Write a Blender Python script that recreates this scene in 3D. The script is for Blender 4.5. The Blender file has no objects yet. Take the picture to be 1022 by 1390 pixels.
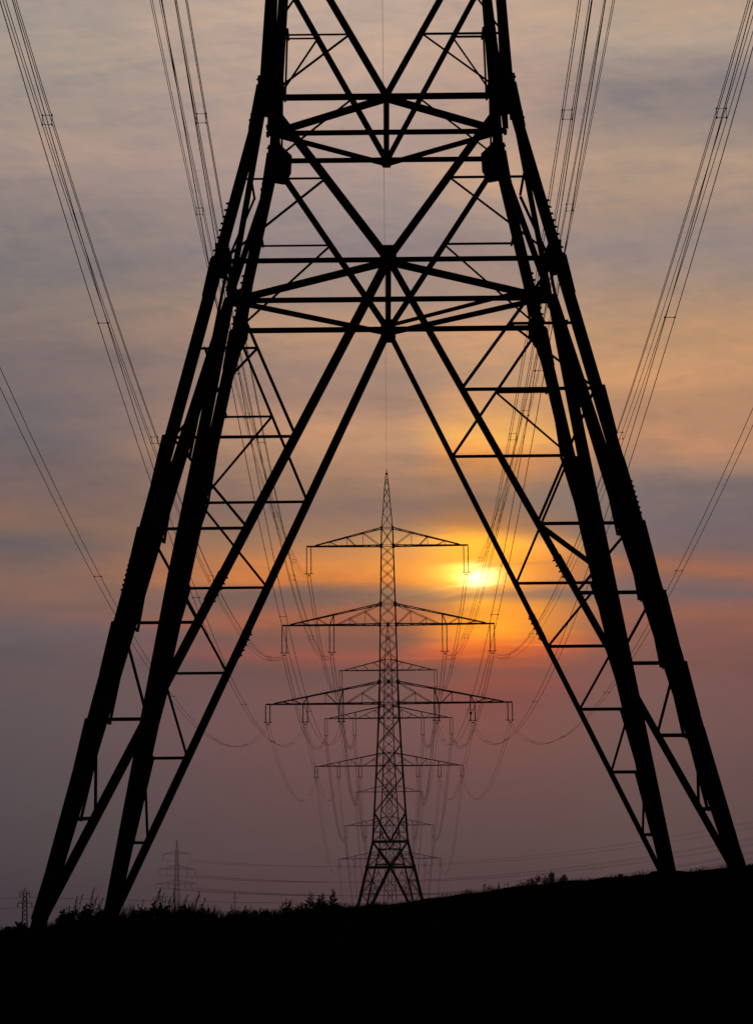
import bpy, math, random
from mathutils import Vector as V, Matrix
random.seed(7)
sc = bpy.context.scene
col = sc.collection
R = math.radians

# ------------------------------------------------------------------ helpers
def s2l(c):
    c = c / 255.0
    return c / 12.92 if c <= .04045 else ((c + .055) / 1.055) ** 2.4
def lin(rgb):
    return tuple(s2l(c) for c in rgb)

def tag(o, label=None, cat=None, group=None, kind=None):
    if label: o['label'] = label
    if cat: o['category'] = cat
    if group: o['group'] = group
    if kind: o['kind'] = kind
    return o
def empty(name, loc, label=None, cat=None, group=None):
    o = bpy.data.objects.new(name, None); o.location = loc
    o.empty_display_size = .5
    col.objects.link(o)
    return tag(o, label, cat, group)

class MB:
    def __init__(s): s.v = []; s.f = []
    def hexa(s, pts):
        b = len(s.v); s.v += [tuple(p) for p in pts]
        for q in ((0,3,2,1),(4,5,6,7),(0,1,5,4),(1,2,6,5),(2,3,7,6),(3,0,4,7)):
            s.f.append(tuple(b + i for i in q))
    def bar(s, p, q, u, w0, w1, v, t0, t1):
        # a bar from p to q whose section spans [w0,w1] along u and [t0,t1] along v
        a = [u*w0+v*t0, u*w1+v*t0, u*w1+v*t1, u*w0+v*t1]
        s.hexa([p+x for x in a] + [q+x for x in a])
    def angle(s, p, q, w, n, t=None, flip=1):
        # rolled steel angle: one flange in the plane with normal n, one turned inwards
        p = V(p); q = V(q); d = (q-p).normalized(); n = V(n)
        n = (n - d*n.dot(d)).normalized(); u = d.cross(n)*flip
        t = t or max(.012, w*.11)
        s.bar(p, q, u, -w/2, w/2, n, -t/2, t/2)
        s.bar(p, q, u, -w/2, -w/2+t, n, -t/2-.0005-w*.8, -t/2-.0005)
    def legangle(s, p, q, w, ux, uy, t=None):
        # corner leg: an L whose heel is the corner, flanges running along both faces
        p = V(p); q = V(q); t = t or w*.12
        s.bar(p, q, ux, -w*.5, w*.5, uy, -w*.5, -w*.5+t)
        s.bar(p, q, ux, -w*.5, -w*.5+t, uy, -w*.5+t+.0005, w*.5)
    def rod(s, p, q, r, n=5, r2=None):
        p = V(p); q = V(q); d = (q-p)
        if d.length < 1e-6: return
        d.normalize(); a = d.orthogonal().normalized(); b = d.cross(a)
        r2 = r if r2 is None else r2; k = len(s.v)
        for c, rr in ((p, r), (q, r2)):
            for i in range(n):
                th = 2*math.pi*i/n
                s.v.append(tuple(c + (a*math.cos(th)+b*math.sin(th))*rr))
        for i in range(n):
            j = (i+1) % n; s.f.append((k+i, k+j, k+n+j, k+n+i))
        s.f.append(tuple(k+i for i in reversed(range(n)))); s.f.append(tuple(k+n+i for i in range(n)))
    def sq(s, p, q, w):
        s.rod(p, q, w*.62, 4)
    def tube(s, pts, r, n=5):
        k = len(s.v); m = len(pts)
        for i, p in enumerate(pts):
            d = (pts[min(i+1, m-1)] - pts[max(i-1, 0)]).normalized()
            a = d.cross(V((0, 0, 1))); a = a.normalized() if a.length > 1e-4 else V((1, 0, 0)); b = d.cross(a)
            for j in range(n):
                th = 2*math.pi*j/n
                s.v.append(tuple(p + (a*math.cos(th)+b*math.sin(th))*r))
        for i in range(m-1):
            for j in range(n):
                jj = (j+1) % n
                s.f.append((k+i*n+j, k+i*n+jj, k+(i+1)*n+jj, k+(i+1)*n+j))
    def lathe(s, base, prof, n=8):
        k = len(s.v); m = len(prof)
        for z, r in prof:
            for j in range(n):
                th = 2*math.pi*j/n
                s.v.append((base[0]+r*math.cos(th), base[1]+r*math.sin(th), base[2]+z))
        for i in range(m-1):
            for j in range(n):
                jj = (j+1) % n
                s.f.append((k+i*n+j, k+i*n+jj, k+(i+1)*n+jj, k+(i+1)*n+j))
    def tri(s, a, b, c):
        k = len(s.v); s.v += [tuple(a), tuple(b), tuple(c)]; s.f.append((k, k+1, k+2))
    def quad(s, a, b, c, d):
        k = len(s.v); s.v += [tuple(a), tuple(b), tuple(c), tuple(d)]; s.f.append((k, k+1, k+2, k+3))
    def mesh(s, name, mat):
        me = bpy.data.meshes.new(name); me.from_pydata(s.v, [], s.f); me.update()
        me.materials.append(mat); return me
    def build(s, name, mat, parent=None):
        o = bpy.data.objects.new(name, s.mesh(name, mat)); col.objects.link(o)
        if parent: o.parent = parent
        return o

# ---------------------------------------------------------------- materials
def material(name, c1, c2, rough=.7, metal=0., scale=4., bump=0., spec=.3):
    m = bpy.data.materials.new(name); m.use_nodes = True
    nt = m.node_tree; b = nt.nodes['Principled BSDF']
    tc = nt.nodes.new('ShaderNodeTexCoord'); no = nt.nodes.new('ShaderNodeTexNoise')
    no.inputs['Scale'].default_value = scale; no.inputs['Detail'].default_value = 6
    rp = nt.nodes.new('ShaderNodeValToRGB')
    rp.color_ramp.elements[0].position = .35; rp.color_ramp.elements[1].position = .68
    rp.color_ramp.elements[0].color = (*c1, 1); rp.color_ramp.elements[1].color = (*c2, 1)
    nt.links.new(tc.outputs['Object'], no.inputs['Vector']); nt.links.new(no.outputs['Fac'], rp.inputs['Fac'])
    nt.links.new(rp.outputs['Color'], b.inputs['Base Color'])
    b.inputs['Roughness'].default_value = rough; b.inputs['Metallic'].default_value = metal
    b.inputs['Specular IOR Level'].default_value = spec
    if bump:
        bp = nt.nodes.new('ShaderNodeBump'); bp.inputs['Strength'].default_value = bump
        nt.links.new(no.outputs['Fac'], bp.inputs['Height']); nt.links.new(bp.outputs['Normal'], b.inputs['Normal'])
    return m
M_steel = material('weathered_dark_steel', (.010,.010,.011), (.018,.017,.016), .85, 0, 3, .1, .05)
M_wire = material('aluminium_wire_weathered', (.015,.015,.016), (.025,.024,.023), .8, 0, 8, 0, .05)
M_insul = material('brown_glazed_insulator', (.02,.011,.008), (.03,.016,.011), .5, 0, 5, 0, .3)
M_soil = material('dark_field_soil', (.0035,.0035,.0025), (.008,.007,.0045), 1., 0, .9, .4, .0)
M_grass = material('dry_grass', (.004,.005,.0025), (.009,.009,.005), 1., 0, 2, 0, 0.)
M_leaf = material('weed_leaves', (.004,.006,.003), (.009,.011,.005), 1., 0, 3, 0, 0.)
M_tree = material('tree_foliage', (.02,.03,.016), (.04,.05,.026), .9, 0, .6, 0, .05)
M_bark = material('tree_bark', (.02,.017,.013), (.04,.033,.026), .9, 0, 2, 0, .05)
M_conc = material('footing_concrete', (.008,.008,.0075), (.014,.0135,.013), .95, 0, 4, .2, 0.)

# -------------------------------------------------------- pylon body profile
# heights are measured from the lower belt, which is 12.25 m above the feet
PROF = [(-14.5,6.57),(-12.25,6.04),(0,3.155),(3.42,2.345),(7.3,2.10),(22.,1.26),(24.9,1.22),(32.7,1.10),
        (35.5,1.0),(43.5,.82),(45.95,.76),(48.7,.55),(51.7,.32),(54.,.05)]
def W(z):
    for (a, wa), (b, wb) in zip(PROF, PROF[1:]):
        if z <= b: return wa + (wb-wa)*(z-a)/(b-a)
    return PROF[-1][1]
SG = [(-1,-1),(1,-1),(1,1),(-1,1)]
FN = [V((0,-1,0)), V((1,0,0)), V((0,1,0)), V((-1,0,0))]
def C(i, z):
    i %= 4; w = W(z); return V((SG[i][0]*w, SG[i][1]*w, z))
def CH(i, z, push=0.):
    return C(i, z)
def P(f, s, z):
    a = C(f, z); b = C(f+1, z); return a*(1-s)/2 + b*(1+s)/2
LV = [7.3,12.2,16.4,19.8,22.0,23.9,25.8,27.9,29.8,31.7,33.7,35.5,37.2,38.85,40.4,42.0,43.5,45.95]
PK = [45.95,48.1,50.0,51.6,52.9]
ARMS = [('lower',22.0,24.9,16.62),('middle',32.7,35.5,14.40),('top',43.5,45.95,10.97)]
INS = {'lower':[16.35,11.3,6.45],'middle':[14.1,7.65],'top':[10.7]}
DROP = {'lower':2.8,'middle':4.1,'top':4.1}

# --- pieces shared by every pylon of the line (meshes are shared between copies)
def crossarm_mesh(name, zb, zt, L, sx):
    m = MB(); wb = W(zb); wt = W(zt)
    tip = lambda sy: V((sx*L, sy*.22, zb))
    tpt = lambda sy: V((sx*(L-1.15), sy*.25, zb+.12))
    posts = INS[name][1:]
    for sy in (-1, 1):
        b0 = V((sx*wb, sy*wb, zb)); t0 = V((sx*wt, sy*wt, zt))
        m.sq(b0, tip(sy), .18); m.sq(t0, tpt(sy), .14)
        B = lambda x: b0.lerp(tip(sy), (x-wb)/(L-wb))
        T = lambda x: t0.lerp(tpt(sy), (x-wt)/(L-1.15-wt))
        if name == 'top':
            xs = [3.3, 5.5, 7.9]
            prev = wb
            for x in xs:
                m.sq(B(x), T(x), .06)
            m.sq(B(wb+.1), T(3.3), .08); m.sq(B(4.3), T(5.5), .08); m.sq(B(6.6), T(7.9), .07)
        else:
            px = posts[-1]-.3 if name == 'lower' else posts[0]-.3
            for pp in posts:
                pz = pp-.3
                m.sq(B(pz), T(pz), .11); m.sq(B(pz+.55), T(pz), .08)
            # inner raking chord from the body down to the first post
            e = B(px-.35); K = lambda x: t0.lerp(e, (x-wt)/(px-.35-wt))
            m.sq(t0, e, .09)
            xa, xb = (3.1, 5.2) if name == 'middle' else (3.6, None)
            m.sq(B(xa), K(xa), .06); m.sq(B(wb+.1), K(xa), .08)
            if xb: m.sq(B(xb), K(xb), .06); m.sq(B(xb-1.1), K(xb), .07)
            # outer part
            fr = [px+2.3, px+4.6] if name == 'middle' else [px+2.4, px+5.2+1.8, px+8.3]
            for x in fr:
                if x < L-1.6:
                    m.sq(B(x), T(x), .06); m.sq(B(x-1.5), T(x), .07)
    # plan lacing in the bottom and top planes
    k = 9
    for i in range(k):
        x0 = wb + (L-.3-wb)*i/k; x1 = wb + (L-.3-wb)*(i+1)/k; s = 1 if i % 2 else -1
        y = lambda x: wb + (.22-wb)*(x-wb)/(L-wb)
        m.sq(V((sx*x0, s*y(x0), zb)), V((sx*x1, -s*y(x1), zb)), .05)
    for i in range(5):
        a = i/5; b = (i+1)/5; s = 1 if i % 2 else -1
        ta = V((sx*wt, s*wt, zt)).lerp(tpt(s), a); tb = V((sx*wt, -s*wt, zt)).lerp(tpt(-s), b)
        m.sq(ta, tb, .045)
    m.sq(tip(-1), tip(1), .12)
    return m.mesh('crossarm', M_steel)
def insulator_mesh(L):
    m = MB(); n = 3; seg = (L-.35)/n
    m.rod(V((0,0,0)), V((0,0,-L)), .03, 5)
    for i in range(n):
        z0 = -.12 - i*(seg+.06); pr = []; k = 11
        for j in range(k):
            z = z0 - seg*j/k
            pr += [(z, .05), (z-.02, .105), (z-.05, .05)]
        m.lathe((0,0,0), pr, 7)
        m.lathe((0,0,0), [(z0-seg-.0,.02),(z0-seg-.01,.06),(z0-seg-.05,.06),(z0-seg-.06,.02)], 7)
    return m.mesh('insulator_string', M_insul)
def yoke_mesh(quad):
    m = MB()
    m.hexa([V(p) for p in ((-.55,-.03,-.06),(.55,-.03,-.06),(.55,.03,-.06),(-.55,.03,-.06),(-.5,-.03,.03),(.5,-.03,.03),(.5,.03,.03),(-.5,.03,.03))])
    m.rod(V((0,0,-.05)), V((0,0,-.32)), .03, 6)
    m.hexa([V(p) for p in ((-.26,-.05,-.36),(.26,-.05,-.36),(.26,.05,-.36),(-.26,.05,-.36),(-.2,-.05,-.26),(.2,-.05,-.26),(.2,.05,-.26),(-.2,.05,-.26))])
    for s in (-1, 1):
        m.rod(V((s*.3,0,-.12)), V((s*.62,0,.12)), .02, 5)
        m.rod(V((s*.2,-.18,-.40)), V((s*.2,.18,-.40)), .035, 6)
    return m.mesh('yoke', M_steel)
ARM_ME = {(n, sx): crossarm_mesh(n, zb, zt, L, sx) for n, zb, zt, L in ARMS for sx in (-1, 1)}
INS_ME = {'lower': insulator_mesh(2.55), 'middle': insulator_mesh(3.85), 'top': insulator_mesh(3.85)}
YOKE_ME = yoke_mesh(True)

def xpanels(m, f, levels, w):
    for a, b in zip(levels, levels[1:]):
        m.sq(P(f,-1,a), P(f,1,b), w); m.sq(P(f,1,a)+FN[f]*-.06, P(f,-1,b)+FN[f]*-.06, w)
def upper_face_mesh(f):
    m = MB(); xpanels(m, f, LV[:5], .1); xpanels(m, f, LV[4:], .075)
    for z in (22.0, 24.9, 32.7, 35.5, 43.5, 45.95): m.sq(P(f,-1,z), P(f,1,z), .09)
    return m
def lower_face_members(f, zfoot, skip_detail=False):
    """members of one face below the second belt: (kind, p, q, width)"""
    out = []; z2 = 0.; z3 = 3.42; z4 = 7.3
    M2 = P(f,0,z2); M3 = P(f,0,z3)
    for c in (f, (f+1) % 4):
        zf, n = zfoot[c]; F = C(c, zf); s = -1 if c == f else 1
        D = lambda k: M2.lerp(F, k/n)
        K = lambda k: C(c, z2 + (zf-z2)*k/n)
        out.append(('diagonal_brace', M2, F, {(0,-1):.160,(0,1):.128,(2,-1):.112,(2,1):.165}.get((f,s),.2)))
        A = D(2); Am = K(0).lerp(A, .5)
        out.append(('strut', K(0), A, .085))
        out.append(('strut', K(1), Am, .07))
        out.append(('strut', Am, K(2), .065))
        for k in range(2, n):
            if n == 9 and k == 3: continue
            out.append(('strut', K(k), D(k), .085 if k < 5 else .095))
        pairs = [(2,3),(3,4),(4,5),(5,6)] if n == 7 else [(2,4),(4,5),(5,6),(6,7),(7,8)]
        for a, b in pairs: out.append(('strut', K(a), D(b), .075))
        # belt to belt
        T3 = C(c, z3); mid = M2.lerp(T3, .5)
        out.append(('diagonal_brace', M2, T3, .15 if f == 0 else .12))
        out.append(('strut', C(c, (z2+z3)/2), mid, .06))
        out.append(('strut', mid, C(c, z2), .06))
        T4 = C(c, z4)
        out.append(('diagonal_brace', M3, T4, .125 if f == 0 else .115))
        for t in (1/3, 2/3):
            out.append(('strut', C(c, z3+(z4-z3)*t), M3.lerp(T4, t), .055))
        out.append(('strut', M3.lerp(T4, 1/3), T3, .055))
        out.append(('strut', M3.lerp(T4, 2/3), C(c, z3+(z4-z3)/3), .055))
    out.append(('belt_beam', P(f,-1,z2), P(f,1,z2), .10))
    out.append(('belt_beam', P(f,-1,z3), P(f,1,z3), .13 if f == 0 else .09))
    return out
def plan_members(z):
    mm = [P(f,0,z) for f in range(4)]
    out = [(mm[i], mm[(i+1) % 4], .125) for i in range(4)]
    out += [(mm[1], mm[3], .12), (mm[0], mm[2], .11)]
    return out

def leg_mesh(i, zb, angle, top=45.95):
    m = MB(); zs = [zb, -9., -4., 0., 3.42, 7., 16.4, 24.9, 35.5, top]
    ux = V((-SG[i][0],0,0)); uy = V((0,-SG[i][1],0))
    ws = [.27,.26,.24,.22,.20,.185,.17,.15,.14]
    for a, b, w in zip(zs, zs[1:], ws):
        if angle: m.legangle(C(i,a), C(i,b), w, ux, uy)
        else: m.sq(C(i,a), C(i,b), w*1.38)
    return m

def add_arms(root):
    arms = {}
    for n, zb, zt, L in ARMS:
        for sx in (-1, 1):
            a = bpy.data.objects.new('crossarm', ARM_ME[(n, sx)]); col.objects.link(a); a.parent = root
            arms[(n, sx)] = a
            for x in INS[n]:
                for dx in (-.3, .3):
                    s = bpy.data.objects.new('insulator_string', INS_ME[n]); col.objects.link(s); s.parent = a
                    s.location = (sx*x+dx, 0, zb-.05)
                y = bpy.data.objects.new('yoke', YOKE_ME); col.objects.link(y); y.parent = a
                y.location = (sx*x, 0, zb-DROP[n]+.38)
    return arms
def peak_mesh():
    m = MB()
    for i in range(4): m.sq(C(i,45.95), C(i,53.6), .11); 
    for f in range(4): xpanels(m, f, PK, .05)
    m.rod(V((0,0,53.3)), V((0,0,54.05)), .06, 6)
    return m.mesh('peak', M_steel)
PEAK_ME = peak_mesh()
UPPER_ME = [upper_face_mesh(f).mesh('face_lacing', M_steel) for f in range(4)]

# ---------------------------------------------------------- terrain profile
CREST = 62.
FPX = 3866.3
RIDGE = [(-400,1262),(0,1257),(90,1250),(150,1241),(250,1243),(330,1243),(400,1236),(450,1230),(525,1226),(570,1219),
         (700,1202),(800,1193),(905,1185),(985,1179),(1022,1173),(1400,1150)]
def lerp_tab(t, x):
    if x <= t[0][0]: return t[0][1]
    for (a, va), (b, vb) in zip(t, t[1:]):
        if x <= b: return va + (vb-va)*(x-a)/(b-a)
    return t[-1][1]
def crest_z(x):
    return (1294 - (lerp_tab(RIDGE, 525 + x/CREST*FPX) )) / FPX * CREST * .965 - .03
GY = [(62,0),(110,-1.5),(200,-3.2),(384,-1.2),(500,2.0),(641,6.8),(760,3.),(928,-4.4),(1350,-16.3),(1700,4),(2080,23.5),(2500,8),(3000,0)]
def terrain(x, y):
    zr = crest_z(x)
    if y <= CREST:
        t = max(0., y+10)/(CREST+10)
        z = -1.6 + (zr+1.6)*t**1.45
    else:
        far = lerp_tab(GY, y) + .045*max(-400, min(500, x))
        k = min(1., (y-CREST)/60); k = k*k*(3-2*k)
        z = zr*(1-k) + far*k - (y-CREST)*.012*(1-k)
    return z

# ------------------------------------------------------------- near pylon
NEAR_Y, NEAR_L2 = 55.0, 12.82
near = empty('power_pylon', (0, NEAR_Y, NEAR_L2),
    'huge dark lattice pylon filling the foreground, its splayed legs framing the line behind', 'pylon', 'pylons of the main line')
ZF = {0:(-12.23,7), 3:(-12.23,7), 1:(-11.72,9), 2:(-11.72,9)}
for i in range(4):
    p = C(i, -13.0)
    gz = terrain(p.x, NEAR_Y+p.y) - NEAR_L2
    m = leg_mesh(i, min(gz, -12.4)-.1, True)
    # splice plates where the angle sections are joined, slightly proud of the leg
    sx, sy = SG[i]
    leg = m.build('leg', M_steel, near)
    zf, npan = ZF[i]
    for k, hh in [(0,.75)] + [(k, .95) for k in range(2, npan-1) if (npan == 7 or k % 2 == 0 or k == 5)] + [(-1,.9)]:
        zt_ = zf*k/npan if k >= 0 else 3.6
        sp = MB(); o1 = .034; wv = .13 if zt_ < 1 else .12
        a = C(i, zt_); b = C(i, zt_-hh); ox = V((sx,0,0)); oy = V((0,sy,0))
        for A, B in ((ox, oy), (oy, ox)):
            top = [a+A*(wv+o1)+B*(wv+o1), a+A*(wv+o1)-B*(wv*.8), a+A*(wv-.02)-B*(wv*.8), a+A*(wv-.02)+B*(wv+o1)]
            bot = [b+A*(wv+.004)+B*(wv+.004), b+A*(wv+.004)-B*(wv*.8), b+A*(wv-.03)-B*(wv*.8), b+A*(wv-.03)+B*(wv+.004)]
            if A is oy: top = [p+ox*-.036 if j in (0,3) else p for j, p in enumerate(top)]
            sp.hexa(bot+top)
        sp.build('splice_plate', M_steel, leg)
    for z0, z1, nb in ([(-6.4,-5.85,7)] if npan == 7 else [(-5.05,-4.45,7)]) + [(-.35,.45,7),(.6,1.15,5),(2.9,3.75,8)]:
        for A, B in ((V((sx,0,0)), V((0,sy,0))), (V((0,sy,0)), V((sx,0,0)))):
            # one row of bolt ends standing on a common washer strip
            bo = MB(); prof = []; wv = .118
            for j in range(nb):
                z = z0+(z1-z0)*j/(nb-1); tw = .017
                for dz, o in ((-tw-.004,0.),(-tw,.045),(tw,.045),(tw+.004,0.)): prof.append((z+dz, o))
            n_ = len(prof)
            for sd in (.055, .020):
                bo.v += [tuple(C(i, z)+A*(wv-.03)+B*sd) for z, o in prof] + [tuple(C(i, z)+A*(wv+o)+B*sd) for z, o in prof]
            for h_ in (0, 2*n_):
                for k_ in range(n_-1): bo.f.append((h_+k_, h_+k_+1, h_+n_+k_+1, h_+n_+k_))
            for k_ in range(n_-1): bo.f.append((n_+k_, n_+k_+1, 3*n_+k_+1, 3*n_+k_)); bo.f.append((k_, 2*n_+k_, 2*n_+k_+1, k_+1))
            bo.f += [(0, n_, 3*n_, 2*n_), (n_-1, 3*n_-1, 4*n_-1, 2*n_-1)]
            bo.build('bolt_row', M_steel, leg)
    ft = MB(); q = C(i, gz)
    ft.lathe((q.x, q.y, gz), [(-.8,.42),(-.02,.40),(.03,.34),(.03,0.)], 16)
    ft.build('footing', M_conc, near)
for f in range(4):
    n = FN[f]
    for kind, p, q, w in lower_face_members(f, ZF):
        m = MB()
        off = {'diagonal_brace': -.03, 'belt_beam': -.075, 'strut': -.115}[kind]
        big = kind == 'diagonal_brace'
        if kind == 'belt_beam': off = -.11
        if kind == 'strut': off = -.15
        if big and f in (1, 3):
            P_, Q_ = V(p), V(q); d = (Q_-P_).normalized(); nn = (n-d*n.dot(d)).normalized(); u = d.cross(nn)
            ww = ((.12,.08) if f == 3 else (.02,.18)) if (q-p).length > 10 else ((.08,.04) if f == 3 else (.02,.09))
            lw = (.12, .17) if (q-p).length > 10 else ww
            pa = [P_+u*a_+nn*b_ for a_, b_ in ((-.02,-ww[0]),(.01,-ww[0]),(.01,ww[1]),(-.02,ww[1]))]
            Mm = P_.lerp(Q_, .42)
            pm = [Mm+u*a_+nn*b_ for a_, b_ in ((-.02,-lw[0]),(.01,-lw[0]),(.01,lw[1]),(-.02,lw[1]))]
            pb = [Q_+u*a_+nn*b_ for a_, b_ in ((-.02,-lw[0]),(.01,-lw[0]),(.01,lw[1]),(-.02,lw[1]))]
            m.v = [tuple(x) for x in pa+pm+pb]
            for o_ in (0, 4):
                for i_ in range(4): m.f.append((o_+i_, o_+(i_+1) % 4, o_+4+(i_+1) % 4, o_+4+i_))
            m.f += [(3,2,1,0), (8,9,10,11)]
            m.bar(P_, Q_, u, .0105, w*.7, nn, -.012, .012)
            m.build(kind, M_steel, near); continue
        if kind == 'strut': w *= .68
        m.angle(p+n*off, q+n*off, w, n)
        if big and (q-p).length > 10:
            # joints of the long diagonals, with bolt rows
            for t in (.52,):
                a = p.lerp(q, t-.022)+n*(off+.022); b = p.lerp(q, t+.022)+n*(off+.022)
                d = (b-a).normalized(); u = d.cross(n)
                m.bar(a, b, u, -w/2-.012, w/2+.012, n, 0, .02)
                for j in range(5):
                    c = a.lerp(b, (j+.5)/5)
                    sd = -1 if u.z > 0 else 1
                    m.rod(c+u*sd*(w/2-.0), c+u*sd*(w/2+.045), .017, 5)
        m.build(kind, M_steel, near)
for z in (0., 3.42):
    for p, q, w in plan_members(z):
        m = MB(); m.angle(p+V((0,0,-.02)), q+V((0,0,-.02)), w, V((0,0,1))); m.build('plan_brace', M_steel, near)
m = MB(); a = P(1,0,0); b = P(2,0,0)
m.angle(a+V((-.35,0,.14)), b+V((.12,0,.16)), .09, V((0,0,1))); m.build('plan_brace', M_steel, near)
# hip brace from the front diagonal to the rear right side
F1 = C(1, ZF[1][0]); F2 = C(2, ZF[2][0])
m = MB(); m.angle(P(0,0,0).lerp(F1,4/9), P(1,0,0).lerp(F2,4/9), .075, V((0,0,1))); m.build('strut', M_steel, near)
# gusset plates
def gusset(c, u, v, n, pts, t=.03):
    m = MB(); k = len(pts)
    a = [c + u*x + v*y + n*t for x, y in pts]; b = [c + u*x + v*y for x, y in pts]
    m.v = [tuple(p) for p in a+b]
    m.f = [tuple(range(k)), tuple(reversed(range(k, 2*k)))] + [(i, i+k, (i+1) % k+k, (i+1) % k) for i in range(k)]
    for x, y in pts if t < .1 else ():
        for t2 in (.8,):
            q = c + u*x*t2 + v*y*t2 + n*(t+.0); m.rod(q, q+n*.03, .02, 6)
    m.build('gusset_plate', M_steel, near)
Z = V((0,0,1))
octo = lambda a, b, c: [(-a,b*.62),(-a*.72,b),(a*.72,b),(a,b*.62),(a,-b*.62),(a*.72,-b),(-a*.72,-b),(-a,-b*.62)]
for f in range(4):
    u = (C(f+1,0)-C(f,0)).normalized(); n = FN[f]
    gusset(P(f,0,-.0)+n*.0, u, Z, n, octo(.155,.25,0))
    gusset(P(f,0,3.42)+n*.0, u, Z, n, octo(.10,.12,0))
    for s in (-1, 1):
        c = P(f, s, 3.42)-u*s*.02
        gusset(c+n*.02, u*-s, Z, n, [(-.14,-.40),(-.14,.40),(.12,.40),(.36,.16),(.34,-.22),(.20,-.46)])
        c = P(f, s, 0)-u*s*.02
        gusset(c+n*.02, u*-s, Z, n, [(-.10,-.34),(-.10,.30),(.14,.26),(.22,.08),(.20,-.14),(.08,-.38)])
    if f in (1, 3):
        c = P(f, 0, 0); gusset(c-n*.25, V((0,1,0)), Z, n, octo(.22,.14,0), .25)
for f in range(4):
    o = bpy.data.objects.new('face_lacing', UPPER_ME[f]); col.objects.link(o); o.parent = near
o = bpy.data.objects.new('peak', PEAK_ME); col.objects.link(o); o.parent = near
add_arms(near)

# --------------------------------------------------------- pylons of the line
LEG_ME = []
for i in range(4): LEG_ME.append(leg_mesh(i, -14.0, False).mesh('leg', M_steel))
ZF2 = {0:(-12.23,7), 3:(-12.23,7), 1:(-12.23,7), 2:(-12.23,7)}
FACE_ME = []
for f in range(4):
    m = MB()
    for kind, p, q, w in lower_face_members(f, ZF2):
        m.sq(p, q, {'diagonal_brace': .21, 'belt_beam': .21, 'strut': .09}[kind])
    if f == 0:
        for z in (0., 3.42):
            for p, q, w in plan_members(z): m.sq(p, q, w*.6)
    u = upper_face_mesh(f); k = len(m.v); m.v += u.v; m.f += [tuple(i+k for i in q) for q in u.f]
    FACE_ME.append(m.mesh('face_lacing', M_steel))
GUS_ME = []
for zb, s in ((0,.2),(3.42,.15),(22.,.16),(24.9,.2),(32.7,.16),(35.5,.2),(43.5,.18),(45.95,.14)):
    for i in range(4):
        g = MB(); c = C(i, zb); g.hexa([c+V((a*s,b*s,d*s)) for d in (-1,1) for a,b in ((-1,-1),(1,-1),(1,1),(-1,1))]); GUS_ME.append(g.mesh('gusset_plate', M_steel))
for zb in (0., 24.9, 32.7):
    for f in (0, 2):
        g = MB(); c = P(f,0,zb); s = .17; g.hexa([c+V((a*s,b*.05,d*s)) for d in (-1,1) for a,b in ((-1,-1),(1,-1),(1,1),(-1,1))]); GUS_ME.append(g.mesh('gusset_plate', M_steel))
def line_pylon(loc, label, group='pylons of the main line', rz=0):
    r = empty('power_pylon', loc, label, 'pylon', group); r.rotation_euler.z = rz
    for me in LEG_ME + FACE_ME + GUS_ME + [PEAK_ME]:
        o = bpy.data.objects.new(me.name.split('.')[0], me); col.objects.link(o); o.parent = r
    return r, add_arms(r)
LINE = [(NEAR_Y, NEAR_L2), (384.5, 11.26), (641., 19.4), (928., 8.0), (1350., -3.9)]
XL = lambda y: .0011*y if y > 100 else 0.
t2, arms2 = line_pylon((XL(384.5),384.5,11.26), 'black three-armed lattice pylon in mid distance, framed between the legs of the huge one')
t3, _ = line_pylon((XL(641.),641.,19.4), 'third pylon back, its arm tips showing just below those of the framed pylon')
t4, _ = line_pylon((XL(928.),928.,8.0), 'fourth pylon back, hazy, its arms crossing the lower half of the framed pylon')
t5, _ = line_pylon((XL(1350.),1350.,-3.9), 'faintest pylon of the line, barely showing between the feet of the framed pylon')
t6, _ = line_pylon((-151.8,2080,28.4), 'pale purple three-armed pylon alone in the haze above the weeds at lower left', 'pylons of the distant line', R(24))
t7, _ = line_pylon((318,1850,57.), 'pylon of the distant line standing out of view to the right', 'pylons of the distant line', R(24))
# small dark lump, not identified, on one right-hand insulator of the second pylon
m = MB(); m.lathe((0,0,0), [(-.2,.02),(-.17,.13),(-.05,.2),(.07,.17),(.15,.02)], 9)
lump = m.build('dark_lump', M_steel, arms2[('lower', 1)]); lump.location = (11.0, 0, 20.6)

# -------------------------------------------------------------- conductors
def sagline(a, b, S, n):
    pts = []
    for i in range(n+1):
        u = i/n; p = a.lerp(b, u); p.z -= 4*S*u*(1-u); pts.append(p)
    return pts
def spacer(m, c, h, quad):
    if quad:
        q = [c+V((x,0,z)) for x, z in ((-h,-h),(h,-h),(h,h),(-h,h))]
        for i in range(4): 
            m.rod(q[i], q[(i+1) % 4], .012, 5)
            m.rod(q[i]+V((0,-.07,0)), q[i]+V((0,.07,0)), .036, 6)
    else:
        m.rod(c+V((-h,0,0)), c+V((h,0,0)), .014, 5)
        for s in (-1, 1): m.rod(c+V((s*h,-.07,0)), c+V((s*h,.07,0)), .036, 6)
SPANN = ['between foreground and second pylon', 'between second and third pylon',
         'between third and fourth pylon', 'between fourth and fifth pylon']
SAG12 = {'lower': 12.05, 'middle': 11.0, 'top': 10.6}
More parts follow.
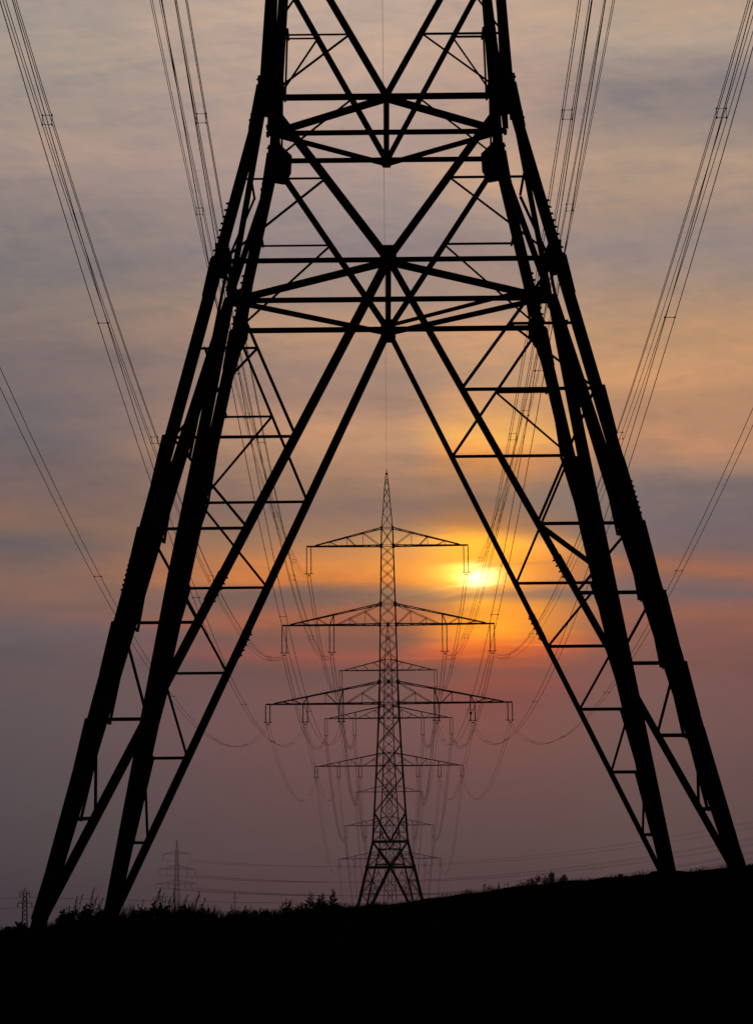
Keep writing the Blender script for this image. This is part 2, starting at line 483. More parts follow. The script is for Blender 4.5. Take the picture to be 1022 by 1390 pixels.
for k in range(4):
    (y0, l0), (y1, l1) = LINE[k], LINE[k+1]; span = y1-y0; sc_ = (span/329.5)**2
    if k == 3: sc_ *= .8
    for n, zb, zt, L in ARMS:
        for sx in (-1, 1):
            for qi, x in enumerate(INS[n]):
                quad = n != 'lower'; h = .2
                a = V((XL(y0)+sx*x, y0, l0+zb-DROP[n]-.05)); b = V((XL(y1)+sx*x, y1, l1+zb-DROP[n]-.05))
                pos = {1: '', 2: ('outer ', 'inner ')[qi] if len(INS[n]) == 2 else '', 3: ''}[len(INS[n]) if len(INS[n]) < 3 else 3]
                if n == 'lower': pos = ('outermost ', 'middle ', 'innermost ')[qi]
                lab = '%s%s bundle, %s side, %s arms, %s' % (pos, 'four-wire' if quad else 'twin-wire', 'left' if sx < 0 else 'right', n, SPANN[k])
                root = empty('conductor_bundle', a, lab, 'power line', 'power lines of the main line')
                offs = [(-h,-h),(h,-h),(h,h),(-h,h)] if quad else [(-h,0),(h,0)]
                r = .0165 if k == 0 else (.019 if k == 1 else .024)
                base = sagline(V((0,0,0)), b-a, SAG12[n]*sc_, 60)
                w0 = None
                for ox, oz in offs:
                    m = MB(); dz = .012*random.uniform(-1,1)*span/10
                    pts = [p + V((ox, 0, oz + dz*4*(i/60)*(1-i/60)*.5)) for i, p in enumerate(base)]
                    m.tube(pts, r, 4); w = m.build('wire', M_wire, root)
                if k < 2:
                    start = {'lower': 104, 'middle': 115, 'top': 105}[n] - y0 + (7*qi if n == 'lower' else 0) if k == 0 else 40
                    m = MB(); yy = start
                    while yy < span-15:
                        u = yy/span; p = (b-a)*u; p.z -= 4*SAG12[n]*sc_*u*(1-u)
                        s = MB(); spacer(s, p, h, quad); s.build('spacer', M_steel, root); yy += 55
    a = V((XL(y0), y0, l0+54.0)); b = V((XL(y1), y1, l1+54.0))
    m = MB(); m.tube(sagline(V((0,0,0)), b-a, 8.5*sc_, 60), .012 if k == 0 else .016, 5)
    o = m.build('earth_wire', M_wire); o.location = a
    tag(o, 'single thin earth wire joining the peaks ' + SPANN[k], 'power line', 'power lines of the main line')
# distant line running across the background
def attach(root, n, sx, x):
    zb = [z for q, z, _, _ in ARMS if q == n][0]
    return Matrix.Rotation(root.rotation_euler.z, 3, 'Z') @ V((sx*x, 0, zb-DROP[n])) + V(root.location)
for n, S in (('lower', 20), ('middle', 20), ('top', 20)):
    for sx in (-1, 1):
        for qi, x in enumerate(INS[n]):
            a = attach(t6, n, sx, x); b = attach(t7, n, sx, x)
            m = MB(); m.tube(sagline(V((0,0,0)), b-a, S, 48), .06, 4)
            o = m.build('conductor', M_wire); o.location = a
            tag(o, 'faint cable of the distant line sagging across the haze to the right', 'power line', 'cables of the distant line')

# small pylon far left
sp = empty('small_pylon', (-94.4, 750, 2.0), 'small dark two-armed pylon standing alone at the far lower left', 'pylon')
m = MB()
H = 15.6; ws = lambda z: .85 - .45*z/H
for i in range(4): m.sq(V((SG[i][0]*ws(0), SG[i][1]*ws(0), 0)), V((SG[i][0]*ws(H-1.6), SG[i][1]*ws(H-1.6), H-1.6)), .16)
m.build('mast', M_steel, sp)
m = MB(); z = 0; cc = lambda i, z: V((SG[i % 4][0]*ws(z), SG[i % 4][1]*ws(z), z))
while z < H-2.6:
    for f in range(4): m.sq(cc(f,z), cc(f+1,z+1.15), .09); m.sq(cc(f+1,z), cc(f,z+1.15), .09)
    z += 1.15
m.build('lacing', M_steel, sp)
m = MB()
for i in range(4): m.sq(cc(i,H-1.7), V((0,0,H)), .12)
m.rod(V((0,0,H-.3)), V((0,0,H+.25)), .06, 5)
m.build('peak', M_steel, sp)
for z, L in ((H-1.45, 1.35), (H-4.0, 1.95)):
    m = MB()
    for s in (-1, 1):
        for sy in (-1, 1):
            m.sq(V((0,sy*.4,z)), V((s*L,0,z)), .13); m.sq(V((s*.42,sy*.4,z+.75)), V((s*L,0,z+.03)), .11)
            m.sq(V((s*.42,sy*.4,z-.35)), V((s*L*.6,0,z)), .09)
    a = m.build('crossarm', M_steel, sp)
    for s in (-1, 1):
        q = MB(); q.rod(V((s*(L-.1),0,z)), V((s*(L-.1),0,z-1.0)), .06, 6); q.lathe((s*(L-.1),0,z-.2), [(0,.03),(-.1,.12),(-.7,.12),(-.8,.03)], 6)
        q.build('insulator', M_insul, a)
for z, L in ((H-1.45, 1.35), (H-4.0, 1.95)):
    for s in (-1, 1):
        a = V((-94.4+s*(L-.1), 750, 2+z-1.0))
        for e, S, sd in ((V((250, 60, -.5)), 2.2, 'right'), (V((-180, -60, -1)), 3, 'left')):
            m = MB(); m.tube(sagline(V((0,0,0)), e, S, 30), .022, 4); o = m.build('overhead_cable', M_wire); o.location = a
            tag(o, 'thin cable running low over the horizon to the %s of the small pylon' % sd, 'power line', 'cables of the small pylon, %s side' % sd)
# tiny far mast
fm = empty('lattice_mast', (-132, 2500, 4), 'tiny hazy mast barely visible right of the purple pylon', 'mast')
m = MB()
for i in range(4): m.sq(V((SG[i][0]*1.6, SG[i][1]*1.6, 0)), V((SG[i][0]*.1, SG[i][1]*.1, 50)), .3)
for k in range(14):
    a = k*3.5; b = a+3.5; wa = 1.6-1.5*a/50; wb = 1.6-1.5*b/50
    for f in range(4):
        p, q = SG[f], SG[(f+1) % 4]
        m.sq(V((p[0]*wa,p[1]*wa,a)), V((q[0]*wb,q[1]*wb,b)), .15)
m.build('mast', M_steel, fm)
m = MB(); m.sq(V((-3.6,0,44)), V((3.6,0,44)), .25); m.sq(V((-3.6,0,44)), V((0,0,46)), .2); m.sq(V((3.6,0,44)), V((0,0,46)), .2); m.build('crossarm', M_steel, fm)

# ------------------------------------------------------------------ terrain
def axis(lims):
    out = []
    for a, b, st in lims:
        n = max(1, int(round((b-a)/st))); out += [a+(b-a)*i/n for i in range(n)]
    out.append(lims[-1][1]); return out
xs = axis([(-900,-200,70),(-200,-40,20),(-40,-14,3),(-14,14,.35),(14,40,3),(40,200,20),(200,900,70)])
ys = axis([(-300,-20,40),(-20,30,5),(30,70,.6),(70,130,4),(130,500,20),(500,2650,60)])
random.seed(3)
verts = []; faces = []
for y in ys:
    for x in xs:
        near_ = abs(x) < 15 and 28 < y < 72
        j = random.uniform(-.03,.03) if near_ else 0
        verts.append((x, y, terrain(x, y)+j))
nx = len(xs)
for j in range(len(ys)-1):
    for i in range(nx-1):
        k = j*nx+i; faces.append((k, k+1, k+nx+1, k+nx))
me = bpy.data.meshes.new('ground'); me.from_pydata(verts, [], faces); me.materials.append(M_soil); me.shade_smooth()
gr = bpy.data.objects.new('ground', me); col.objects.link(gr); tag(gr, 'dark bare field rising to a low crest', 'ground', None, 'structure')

# ------------------------------------------------- grass fringe on the crest
def blade(m, x, y, h, lean, w):
    z = terrain(x, y)-.02; b = V((x, y, z)); th = random.uniform(0, 6.28)
    u = V((math.cos(th), math.sin(th), 0))*w; l = V((lean, random.uniform(-.1,.1)*h, 0))
    mid = b + l*.35 + V((0,0,h*.55)); tip = b + l + V((0,0,h))
    m.quad(b-u, b+u, mid+u*.7, mid-u*.7); m.tri(mid-u*.7, mid+u*.7, tip)
HT = [(-14,.14),(-9,.15),(-7.3,.2),(-6.4,.45),(-5,.4),(-4.2,.55),(-3.4,.42),(-3.0,.2),(-2.4,.28),(-1.2,.26),(-.5,.18),(0,.10),(1,.06),(8,.06),(14,.07)]
m = MB(); random.seed(11)
for k in range(15000):
    x = random.uniform(-13,13); y = random.uniform(56.5,63.5)
    hh = lerp_tab(HT, x)*(.5+.5*abs(math.sin(x*3.1)+math.sin(x*7.7+1))/1.6)
    h = hh*random.uniform(.35,1.); blade(m, x, y, h, random.gauss(0,.22)*h, .006+.004*random.random())
for k in range(5000):
    x = random.uniform(-1,13); y = random.uniform(59,63); h = random.uniform(.04,.19)*(.4+.6*abs(math.sin(x*5)*math.sin(x*1.7+2))); blade(m, x, y, h, random.gauss(0,.3)*h, .006)
for k in range(5000):
    x = random.uniform(-12,12); y = random.uniform(30,57)
    h = random.uniform(.04,.14); blade(m, x, y, h, random.gauss(0,.3)*h, .006)
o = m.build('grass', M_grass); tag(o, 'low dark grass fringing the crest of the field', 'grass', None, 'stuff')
# tall weeds, individual plants
def weed(x, y, H, spread, kind, label, group):
    z = terrain(x, y)-.03; root = empty('weed_plant', (x, y, z), label, 'weed', group)
    st = MB(); lf = MB()
    ns = random.choice((2,3,4)) if kind != 'bushy' else 6
    for s in range(ns):
        h = H*random.uniform(.6,1.0) if s else H
        lean = random.gauss(0, spread)*h + (.08*h); ly = random.gauss(0,.1)*h
        b = V((random.uniform(-.06,.06), random.uniform(-.05,.05), 0)); pts = [b + V((lean*t*t, ly*t, h*t)) for t in (0,.25,.5,.75,1)]
        st.tube(pts, .006, 4)
        n = int(h/ (.022 if kind != 'grassy' else .03))
        for j in range(n):
            t = (j+1)/(n+1)
            if kind == 'grassy' and t < .62: continue
            p = b + V((lean*t*t, ly*t, h*t)); th = random.uniform(0,6.28)
            if kind == 'grassy': ln = random.uniform(.03,.06); up = 1.3
            elif kind == 'spiky': ln = (1.05-t)*random.uniform(.10,.2)+.02; up = random.uniform(.3,1.)
            else: ln = random.uniform(.07,.17)*(1.2-.7*t); up = random.uniform(0,.7)
            d = V((math.cos(th), math.sin(th)*.6, up)).normalized(); u = d.cross(V((0,1,.2))).normalized()*ln*(.13 if kind != 'bushy' else .22)
            q = p+d*ln; mm = p+d*ln*.5
            lf.quad(p, mm-u, q, mm+u)
    st.build('stem', M_leaf, root); lf.build('leaves', M_leaf, root)
def wx(px, y): return (px-525)/FPX*y - .12
def place(lst, kind, spread, label, group):
    for px, top in lst:
        y = random.uniform(59, 62.5); x = wx(px, y)
        ztop = (1294-top)/FPX*y; H = max(.08, (ztop-terrain(x, y)+.03)*random.uniform(.62,1.0))
        weed(x, y, H, spread, kind, label, group)
random.seed(21)
place([(100,1216),(108,1205),(113,1208),(122,1198),(128,1207),(133,1212),(137,1204),(143,1214),(196,1212),(204,1206),(210,1196),(216,1203),(224,1198),(233,1210),(241,1202),(247,1206),(255,1216),(262,1210),(268,1218),(276,1216)],
      'grassy', .16, 'tall thin grass-like weed with a drooping seed head beside the left pylon feet', 'tall grassy weeds at the left feet')
place([(86,1222),(93,1228),(100,1232),(112,1226),(118,1218),(126,1229),(135,1225),(142,1230),(148,1232),(186,1226),(193,1222),(201,1226),(208,1219),(217,1224),(226,1221),(236,1226),(246,1224),(256,1230),(266,1228),(278,1232),(288,1236)],
      'bushy', .12, 'low bushy dark weed clumped at the foot of the left pylon legs', 'bushy weeds at the left feet')
place([(312,1220),(318,1229),(327,1233),(334,1228),(342,1222),(350,1232),(357,1226),(365,1229),(374,1226),(383,1222),(391,1216),(398,1225),(405,1221),(412,1228),(420,1212),(427,1224),(434,1208),(442,1222),(456,1226)],
      'spiky', .05, 'upright spiky weed on the crest between the left legs and the framed pylon', 'spiky weeds on the crest')
place([(449,1202)], 'spiky', .1, 'tallest branching weed on the crest, just left of the framed pylon', None)
place([(655,1201),(661,1199),(673,1201),(683,1200)], 'grassy', .1, 'tiny weed sprout on the right-hand crest beside the far trees', 'weed sprouts on the right crest')
place([(836,1191),(30,1247),(17,1250)], 'bushy', .1, 'tiny lone tuft on the bare skyline', 'lone tufts on the skyline')

# --------------------------------------------------------- distant trees
def tree(px, topy, Y, wd, kind, label, group):
    x = (px-525)/FPX*Y; zt = (1294-topy)/FPX*Y; z0 = terrain(x, Y); H = zt-z0
    root = empty('poplar_tree' if kind else 'broadleaf_tree', (x, Y, z0), label, 'tree', group)
    t = MB(); t.rod(V((0,0,-.2)), V((0,0,H*.8)), .35, 7, .08)
    for k in range(10):
        a = random.uniform(0,6.28); zz = H*random.uniform(.3,.8); t.rod(V((0,0,zz)), V((math.cos(a)*wd*.6, math.sin(a)*wd*.6, zz+wd*.9)), .09, 4, .02)
    t.build('trunk', M_bark, root)
    c = MB(); cl = []
    for k in range(26):
        zz = random.uniform(.25,.97); r = wd*(math.sin(math.pi*min(1,zz**(.8 if kind else 1.2)))**.6)*random.uniform(.2,1)
        a = random.uniform(0,6.28); cl.append(V((math.cos(a)*r, math.sin(a)*r, zz*H)))
    for q in cl:
        for k in range(45):
            d = V((random.gauss(0,1), random.gauss(0,1), random.gauss(0,1.3)))*wd*.22; p = q+d
            u = V((random.gauss(0,1), random.gauss(0,1), random.gauss(0,1))).normalized()*.42; v = u.orthogonal().normalized()*.3
            c.quad(p-u, p-v*.6, p+u, p+v*.6)
    c.build('crown', M_tree, root)
random.seed(5)
for px, ty in ((729,1190.5),(746,1189),(752,1191),(760,1188),(764,1192)):
    tree(px, ty, 880, 1.5, 1, 'slim dark poplar in the tiny far group on the right-hand skyline', 'far poplars on the right skyline')
for px, ty in ((706,1199),(716,1199.5),(724,1198),(735,1196),(741,1195),(695,1203)):
    tree(px, ty, 900, 2.6, 0, 'low rounded tree beside the far poplars on the skyline', 'far rounded trees on the right skyline')

# --------------------------------------------------------------------- haze
DENS = .0002
m = MB(); x0, x1, y0, y1, z0, z1 = -950, 950, -350, 2700, -80, 116
m.hexa([V(p) for p in ((x0,y0,z0),(x1,y0,z0),(x1,y1,z0),(x0,y1,z0),(x0,y0,z1),(x1,y0,z1),(x1,y1,z1),(x0,y1,z1))])
hm = bpy.data.materials.new('evening_haze'); hm.use_nodes = True; nt = hm.node_tree; nt.nodes.clear()
out = nt.nodes.new('ShaderNodeOutputMaterial'); pv = nt.nodes.new('ShaderNodeVolumePrincipled')
pv.inputs['Color'].default_value = (.50,.46,.56,1); pv.inputs['Density'].default_value = DENS; pv.inputs['Anisotropy'].default_value = .3
nt.links.new(pv.outputs['Volume'], out.inputs['Volume'])
hz = m.build('haze', hm); tag(hz, 'thin evening haze over the fields', 'haze', None, 'stuff')

# ---------------------------------------------------------------------- sky
SUN_EL, SUN_AZ = 7.5, 1.87      # degrees; azimuth measured to the right of the view axis (+Y)
w = bpy.data.worlds.new('World'); sc.world = w; w.use_nodes = True; nt = w.node_tree; nt.nodes.clear()
N = nt.nodes.new; LK = nt.links.new
def mth(op, a, b=None, c=None, clamp=False):
    n = N('ShaderNodeMath'); n.operation = op; n.use_clamp = clamp
    for i, v in enumerate((a, b, c)):
        if v is None: continue
        if isinstance(v, (int, float)): n.inputs[i].default_value = v
        else: LK(v, n.inputs[i])
    return n.outputs[0]
def mixc(f, a, b, mode='MIX'):
    n = N('ShaderNodeMix'); n.data_type = 'RGBA'; n.blend_type = mode; n.clamp_factor = True
    for i, v in ((0, f), (6, a), (7, b)):
        if isinstance(v, (int, float)): n.inputs[i].default_value = v
        elif isinstance(v, tuple): n.inputs[i].default_value = (*v, 1)
        else: LK(v, n.inputs[i])
    return n.outputs[2]
tc = N('ShaderNodeTexCoord'); sep = N('ShaderNodeSeparateXYZ'); LK(tc.outputs['Generated'], sep.inputs[0])
sx_, sy_, sz_ = sep.outputs
el = mth('DEGREES', mth('ARCSINE', sz_)); az = mth('DEGREES', mth('ARCTAN2', sx_, sy_))
def noise(kx, kz, scale, seed, detail=4, rough=.55, dist=0., slant=0.):
    cb = N('ShaderNodeCombineXYZ'); LK(mth('MULTIPLY', az, kx), cb.inputs[0]); LK(mth('MULTIPLY', mth('ADD', el, mth('MULTIPLY', az, slant)), kz), cb.inputs[1]); cb.inputs[2].default_value = seed
    no = N('ShaderNodeTexNoise'); no.inputs['Scale'].default_value = scale; no.inputs['Detail'].default_value = detail
    no.inputs['Roughness'].default_value = rough; no.inputs['Distortion'].default_value = dist
    LK(cb.outputs[0], no.inputs['Vector']); return mth('SUBTRACT', no.outputs['Fac'], .5)
n1 = noise(.10, .55, 1., 3.1); n2 = noise(.28, 1.6, 1., 9.7, 5); n3 = noise(.6, 3.8, 1., 5.5, 8, .62, .5, -.10); n4 = noise(.9, 2.6, 1., 21.3, 7, .6, .8, .22)
WARP = 1.0
elw = mth('ADD', mth('ADD', el, mth('MULTIPLY', n1, .9*WARP)), mth('ADD', mth('MULTIPLY', n2, .45*WARP), mth('MULTIPLY', az, .028)))
# rows: photo height (as elevation) -> cloud colour on the left, in the middle, under the sun and on the right
T = [
[(-200,(168,156,150)),(0,(167,153,143)),(52,(164,151,141)),(130,(160,145,136)),(199,(168,146,135)),(259,(150,134,128)),(310,(137,125,122)),(350,(130,120,119)),
 (432,(135,120,114)),(480,(128,113,110)),(520,(122,109,109)),(587,(112,102,105)),(630,(117,101,100)),(656,(122,102,98)),(685,(128,103,94)),(712,(133,105,92)),
 (741,(110,97,97)),(770,(126,101,93)),(800,(134,102,90)),(825,(123,97,92)),(850,(108,93,95)),(885,(101,88,90)),(920,(101,86,88)),(960,(98,85,87)),
 (1000,(96,83,85)),(1050,(91,79,82)),(1100,(86,76,78)),(1150,(81,71,74)),(1200,(75,64,68)),(1270,(67,57,63))],
[(-200,(186,166,152)),(0,(192,167,150)),(100,(188,162,146)),(180,(176,152,142)),(250,(168,146,138)),(300,(156,139,134)),(345,(148,132,130)),(400,(163,138,124)),
 (450,(186,147,119)),(500,(166,134,117)),(538,(163,130,113)),(576,(190,145,114)),(612,(191,145,112)),(650,(160,124,102)),(690,(140,112,99)),(730,(165,122,92)),(763,(205,130,74)),
 (790,(206,124,66)),(806,(140,103,86)),(820,(124,97,88)),(845,(164,100,75)),(868,(132,90,79)),(887,(150,88,75)),(907,(120,84,78)),(950,(119,87,82)),
 (1000,(118,84,81)),(1050,(109,79,78)),(1100,(101,76,75)),(1150,(94,73,73)),(1200,(87,66,68)),(1270,(77,61,64))],
[(-200,(184,164,148)),(0,(193,165,146)),(90,(188,158,141)),(180,(180,151,136)),(240,(198,161,135)),(295,(168,145,133)),(345,(156,134,126)),(400,(170,142,125)),
 (450,(205,156,118)),(500,(193,150,116)),(550,(214,158,108)),(596,(243,176,94)),(627,(225,150,82)),(654,(176,128,94)),(676,(148,114,92)),(704,(176,122,78)),(728,(240,160,60)),
 (760,(236,148,58)),(790,(226,140,62)),(812,(160,112,82)),(830,(232,146,58)),(860,(248,146,46)),(880,(226,108,52)),(899,(172,87,62)),(917,(139,85,74)),(934,(147,84,72)),
 (957,(133,82,73)),(1000,(128,84,76)),(1060,(112,79,76)),(1130,(97,75,74)),(1200,(87,67,68)),(1270,(77,61,64))],
[(-200,(172,155,140)),(0,(180,158,139)),(50,(176,157,141)),(130,(143,130,127)),(160,(147,133,128)),(216,(176,150,130)),(276,(163,140,126)),(325,(150,134,129)),(380,(162,138,124)),
 (449,(185,145,111)),(501,(199,150,110)),(553,(180,136,105)),(604,(186,137,105)),(632,(156,124,108)),(656,(127,110,107)),(708,(119,104,105)),(745,(124,101,98)),(777,(156,104,83)),
 (803,(120,98,98)),(838,(149,98,83)),(870,(134,91,81)),(907,(125,86,81)),(950,(121,87,83)),(1000,(114,85,81)),(1050,(106,81,78)),(1100,(100,78,76)),
 (1150,(94,75,74)),(1200,(86,68,69)),(1270,(77,63,66))],
]
GAIN = 1.0
tilt, roll, yaw, X0 = .165026, .0095945, -.0020994, -.15156
F_ = V((math.sin(yaw), math.cos(yaw), 0)); R_ = V((math.cos(yaw), -math.sin(yaw), 0)); U_ = V((0,0,1))
cfw = F_*math.cos(tilt) + U_*math.sin(tilt); cup = U_*math.cos(tilt) - F_*math.sin(tilt)
crx = R_*math.cos(roll) - cup*math.sin(roll); cry = R_*math.sin(roll) + cup*math.cos(roll)
def angles(x, y):
    d = (cfw*FPX + crx*(x-511) + cry*(650-y)).normalized()
    return math.degrees(math.atan2(d.x, d.y)), math.degrees(math.asin(d.z))
TILT = .028
COLX = [0, 40, 464, 660, 960]
EL0, EL1 = -1., 23.
#CALSTART
CAL = [[[1.021, 1.018, 1.046], [1.021, 1.018, 1.046], [1.01, 1.021, 1.051], [0.988, 0.999, 1.038], [1.024, 1.021, 1.056], [0.953, 0.97, 1.032], [0.916, 0.944, 1.021], [0.859, 0.906, 1.007], [0.893, 0.917, 1.009], [0.832, 0.864, 0.992], [0.797, 0.843, 0.998], [0.685, 0.774, 0.985], [0.736, 0.763, 0.961], [0.769, 0.777, 0.97], [0.802, 0.772, 0.939], [0.869, 0.819, 0.937], [0.582, 0.702, 0.984], [0.802, 0.776, 0.965], [0.881, 0.792, 0.94], [0.766, 0.728, 0.978], [0.6, 0.703, 1.034], [0.531, 0.642, 0.999], [0.568, 0.634, 1.019], [0.548, 0.668, 1.059], [0.557, 0.685, 1.092], [0.545, 0.706, 1.164], [0.593, 0.827, 1.267], [0.695, 0.938, 1.377], [0.687, 0.876, 1.325], [0.836, 0.988, 1.335]], [[1.022, 1.02, 1.042], [1.022, 1.02, 1.042], [1.014, 1.007, 1.043], [0.981, 0.98, 1.037], [0.957, 0.961, 1.028], [0.909, 0.932, 1.021], [0.851, 0.883, 1.005], [0.903, 0.907, 0.995], [0.982, 0.943, 0.974], [0.879, 0.859, 0.97], [0.872, 0.84, 0.954], [0.983, 0.924, 0.962], [0.982, 0.925, 0.968], [0.847, 0.794, 0.907], [0.711, 0.685, 0.9], [0.88, 0.795, 0.868], [1.052, 0.864, 0.624], [1.077, 0.826, 0.458], [0.527, 0.55, 0.905], [0.516, 0.509, 0.879], [0.988, 0.599, 0.649], [0.621, 0.407, 0.808], [0.894, 0.397, 0.734], [0.481, 0.31, 0.82], [0.615, 0.407, 0.915], [0.643, 0.427, 0.967], [0.619, 0.429, 1.041], [0.644, 0.554, 1.154], [0.734, 0.75, 1.3], [0.755, 0.706, 1.256], [0.941, 0.987, 1.328]], [[1.025, 1.022, 1.044], [1.025, 1.022, 1.044], [1.012, 1.003, 1.039], [0.97, 0.966, 1.022], [1.028, 1.002, 1.024], [0.922, 0.935, 1.018], [0.875, 0.882, 0.99], [0.9, 0.905, 0.996], [1.015, 0.96, 0.961], [0.947, 0.911, 0.963], [1.001, 0.935, 0.933], [1.058, 1.021, 0.845], [1.025, 0.888, 0.687], [0.863, 0.793, 0.879], [0.71, 0.666, 0.835], [0.821, 0.694, 0.718], [1.143, 1.036, 0.25], [1.063, 0.902, 0.27], [1.088, 0.905, 0.392], [0.591, 0.547, 0.89], [1.154, 0.995, 0.202], [1.16, 1.004, 0.009], [1.079, 0.505, 0.102], [0.841, 0.289, 0.509], [0.671, 0.265, 0.804], [0.885, 0.25, 0.703], [0.713, 0.208, 0.773], [0.744, 0.358, 0.892], [0.644, 0.425, 1.037], [0.684, 0.679, 1.268], [0.737, 0.731, 1.261], [0.926, 0.964, 1.316]], [[1.035, 1.022, 1.032], [1.035, 1.022, 1.032], [1.013, 1.017, 1.051], [0.895, 0.921, 1.006], [0.921, 0.946, 1.015], [1.005, 0.998, 1.029], [0.944, 0.943, 1.005], [0.874, 0.908, 1.014], [0.935, 0.937, 1.011], [0.974, 0.938, 0.955], [1.016, 0.964, 0.968], [0.935, 0.883, 0.937], [0.994, 0.912, 0.941], [0.844, 0.823, 0.963], [0.637, 0.707, 0.955], [0.577, 0.661, 0.964], [0.594, 0.613, 0.936], [0.933, 0.672, 0.743], [0.513, 0.582, 0.983], [0.89, 0.608, 0.814], [0.743, 0.505, 0.844], [0.668, 0.416, 0.879], [0.68, 0.497, 0.955], [0.643, 0.525, 1.001], [0.627, 0.557, 1.066], [0.722, 0.713, 1.212], [0.815, 0.869, 1.333], [0.812, 0.851, 1.309], [0.999, 1.081, 1.37]]]
#CALEND
def ramp(ci):
    rp = N('ShaderNodeValToRGB'); cr = rp.color_ramp; cr.interpolation = 'LINEAR'
    rows = []
    for ri, r in enumerate(T[ci-1]):
        a_, e_ = angles(COLX[ci], r[0]); c = lin(r[1])
        if CAL: c = [c[i]*CAL[ci-1][ri][i] for i in range(3)]
        rows.append(((e_ + TILT*a_ - EL0)/(EL1-EL0), c))
    rows.sort(key=lambda q: q[0])
    while len(cr.elements) < len(rows): cr.elements.new(.5)
    for e, (p, c) in zip(cr.elements, rows): e.position = max(0., min(1., p))
    for e, (p, c) in zip(cr.elements, rows): e.color = (*c, 1)
    LK(mth('DIVIDE', mth('SUBTRACT', elw, EL0), EL1-EL0, clamp=True), rp.inputs['Fac']); return rp.outputs['Color']
RL, RC, RS, RR = [ramp(i) for i in (1,2,3,4)]
def sst(x, a, b):
    n = N('ShaderNodeMapRange'); n.interpolation_type = 'SMOOTHSTEP'; LK(x, n.inputs[0]); n.inputs[1].default_value = a; n.inputs[2].default_value = b; return n.outputs[0]
azw = mth('ADD', az, mth('MULTIPLY', n2, 1.6*WARP))
cA = mixc(sst(azw, -7.2, -1.2), RL, RC)
cA = mixc(sst(azw, .3, 1.85), cA, RS)
cA = mixc(sst(azw, 2.3, 5.0), cA, RR)
# cloud texture: fine streaks, darker blue-grey veils and lighter salmon ones
veil = mth('MULTIPLY', mth('ADD', mth('MULTIPLY', mth('ADD', n3, n4), .8), mth('MULTIPLY', n2, .6)), 1.15*WARP)
fadeh = sst(el, 3.2, 7.)
f_d = mth('MULTIPLY', mth('MAXIMUM', mth('MULTIPLY', veil, -1.8), 0.), fadeh)
f_l = mth('MULTIPLY', mth('MAXIMUM', mth('MULTIPLY', veil, 1.8), 0.), fadeh)
cA = mixc(f_d, cA, mixc(1., cA, (.70,.78,.90), 'MULTIPLY'))
cA = mixc(f_l, cA, mixc(1., cA, (1.30,1.14,.98), 'MULTIPLY'))
# glowing cloud around the sun disc
def gauss(a0, e0, ra, re, warp=.25):
    da = mth('DIVIDE', mth('SUBTRACT', az, a0), ra)
    de = mth('DIVIDE', mth('SUBTRACT', mth('ADD', el, mth('MULTIPLY', n3, warp)), e0), re)
    return mth('POWER', 2.71828, mth('MULTIPLY', mth('ADD', mth('MULTIPLY', da, da), mth('MULTIPLY', de, de)), -1.))
def px2a(x): return math.degrees(math.atan((x-525)/3866.3/1.0))
def addglow(base, x, y, rx, ry, c, warp=.25):
    g = gauss(*angles(x, y), rx/67.5, ry/67.5, warp)
    sc2 = N('ShaderNodeMix'); sc2.data_type = 'RGBA'; sc2.blend_type = 'ADD'; sc2.clamp_factor = False
    LK(g, sc2.inputs[0]); LK(base, sc2.inputs[6]); sc2.inputs[7].default_value = (*c, 1); return sc2.outputs[2]
GL = [ (650,782,21,12,(2.6,2.2,1.0),.4), (634,778,36,12,(.8,.55,.10),.6), (480,766,100,20,(.09,.03,.0),.5), (640,782,66,28,(.75,.36,.02),.5), (645,800,120,75,(.16,.055,.0),.3), (614,738,105,15,(.38,.18,.01),.5), (745,742,60,12,(.16,.07,.0),.5), (630,768,130,50,(.15,.05,.0),.3),
       (668,852,50,20,(.20,.08,.0),.4), (650,815,24,8,(.25,.15,.0),.3), (690,600,90,10,(.18,.09,.01),.5), (560,768,70,14,(.10,.04,.0),.5),
       (742,875,75,1.8,(.26,.07,.01),.25), (610,892,90,1.8,(.10,.025,.0),.25), (700,903,70,2.,(.07,.01,.0),.25) ]
GLOW_ON = True
for g_ in GL if GLOW_ON else (): cA = addglow(cA, *g_)
# grey cloud bars crossing the glow
def bar(base, x, y, rx, ry, c, k):
    g = mth('MULTIPLY', gauss(*angles(x, y), rx/67.5, ry/67.5, .5), k); return mixc(g, base, lin(c))
for b_ in ((590,812,130,4.5,(140,100,80),.55),(765,680,75,26,(122,106,104),.75),(560,520,120,12,(152,127,116),.5),(790,806,70,9,(115,97,98),.75),(715,764,60,4,(190,120,70),.4)) if GLOW_ON else ():
    cA = bar(cA, *b_)
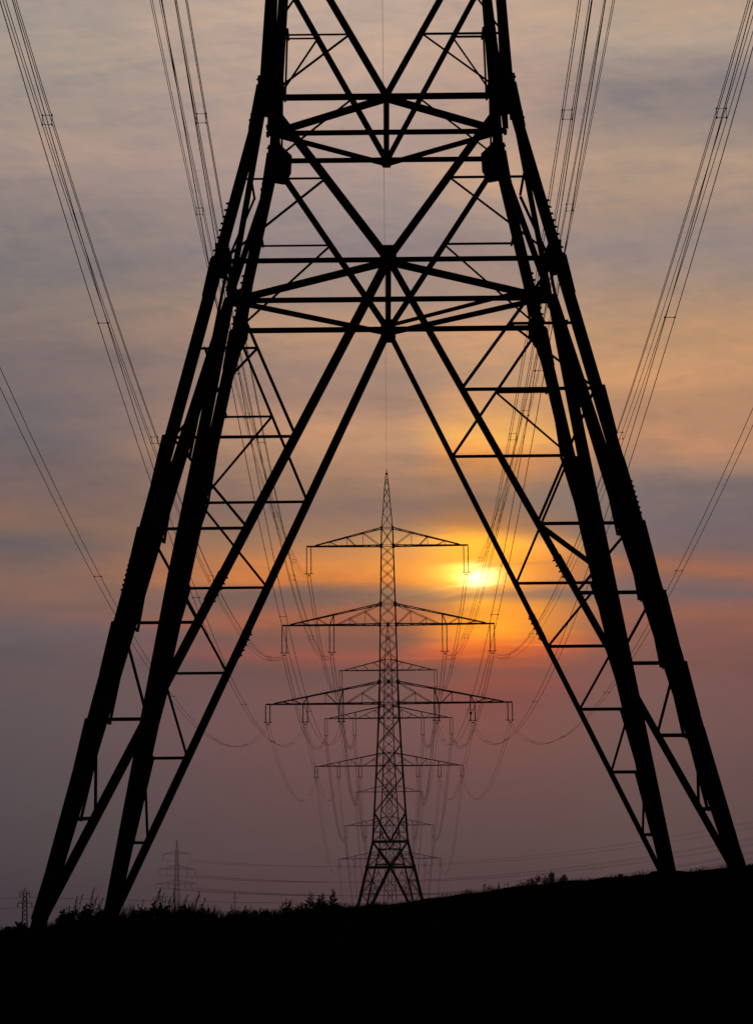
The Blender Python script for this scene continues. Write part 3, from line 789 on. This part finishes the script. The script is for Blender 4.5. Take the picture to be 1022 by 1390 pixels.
# the sky high up and behind the camera: dim blue-grey dusk
back = sst(mth('ABSOLUTE', az), 10., 60.)
cA = mixc(back, cA, lin((34,35,44)))
cA = mixc(sst(el, 19.5, 40.), cA, lin((40,42,52)))
cA = mixc(sst(mth('MULTIPLY', el, -1.), 0., 2.), cA, (.004,.004,.004))
sky = N('ShaderNodeTexSky'); sky.sky_type = 'NISHITA'; sky.sun_disc = False
sky.sun_elevation = R(SUN_EL); sky.sun_rotation = R(SUN_AZ); sky.dust_density = 4.
bgs = N('ShaderNodeBackground'); LK(sky.outputs[0], bgs.inputs[0]); bgs.inputs[1].default_value = .05
bgc = N('ShaderNodeBackground'); LK(cA, bgc.inputs[0]); bgc.inputs[1].default_value = GAIN
mx = N('ShaderNodeMixShader'); mx.inputs[0].default_value = .97
LK(bgs.outputs[0], mx.inputs[1]); LK(bgc.outputs[0], mx.inputs[2])
wo = N('ShaderNodeOutputWorld'); LK(mx.outputs[0], wo.inputs['Surface'])

# sun lamp, veiled by cloud
sl = bpy.data.lights.new('sun', 'SUN'); sl.energy = .15; sl.angle = R(3.); sl.color = (1.,.62,.32)
so = bpy.data.objects.new('sun', sl); col.objects.link(so)
d = V((math.sin(R(SUN_AZ))*math.cos(R(SUN_EL)), math.cos(R(SUN_AZ))*math.cos(R(SUN_EL)), math.sin(R(SUN_EL))))
so.rotation_euler = d.to_track_quat('Z', 'Y').to_euler(); so.location = (0, 0, 100)

# ------------------------------------------------------------------- camera
fw, rx, ry = cfw, crx, cry
cd = bpy.data.cameras.new('camera'); cam = bpy.data.objects.new('camera', cd); col.objects.link(cam)
mat = Matrix((rx, ry, -fw)).transposed().to_4x4(); mat.translation = V((X0, 0, 0)); cam.matrix_world = mat
cd.sensor_fit = 'HORIZONTAL'; cd.sensor_width = 36.; cd.lens = 36*FPX/1022; cd.shift_y = -45/1022
cd.clip_start = .5; cd.clip_end = 20000
sc.camera = cam
sc.view_settings.view_transform = 'Standard'; sc.view_settings.look = 'None'; sc.view_settings.exposure = 0; sc.view_settings.gamma = 1
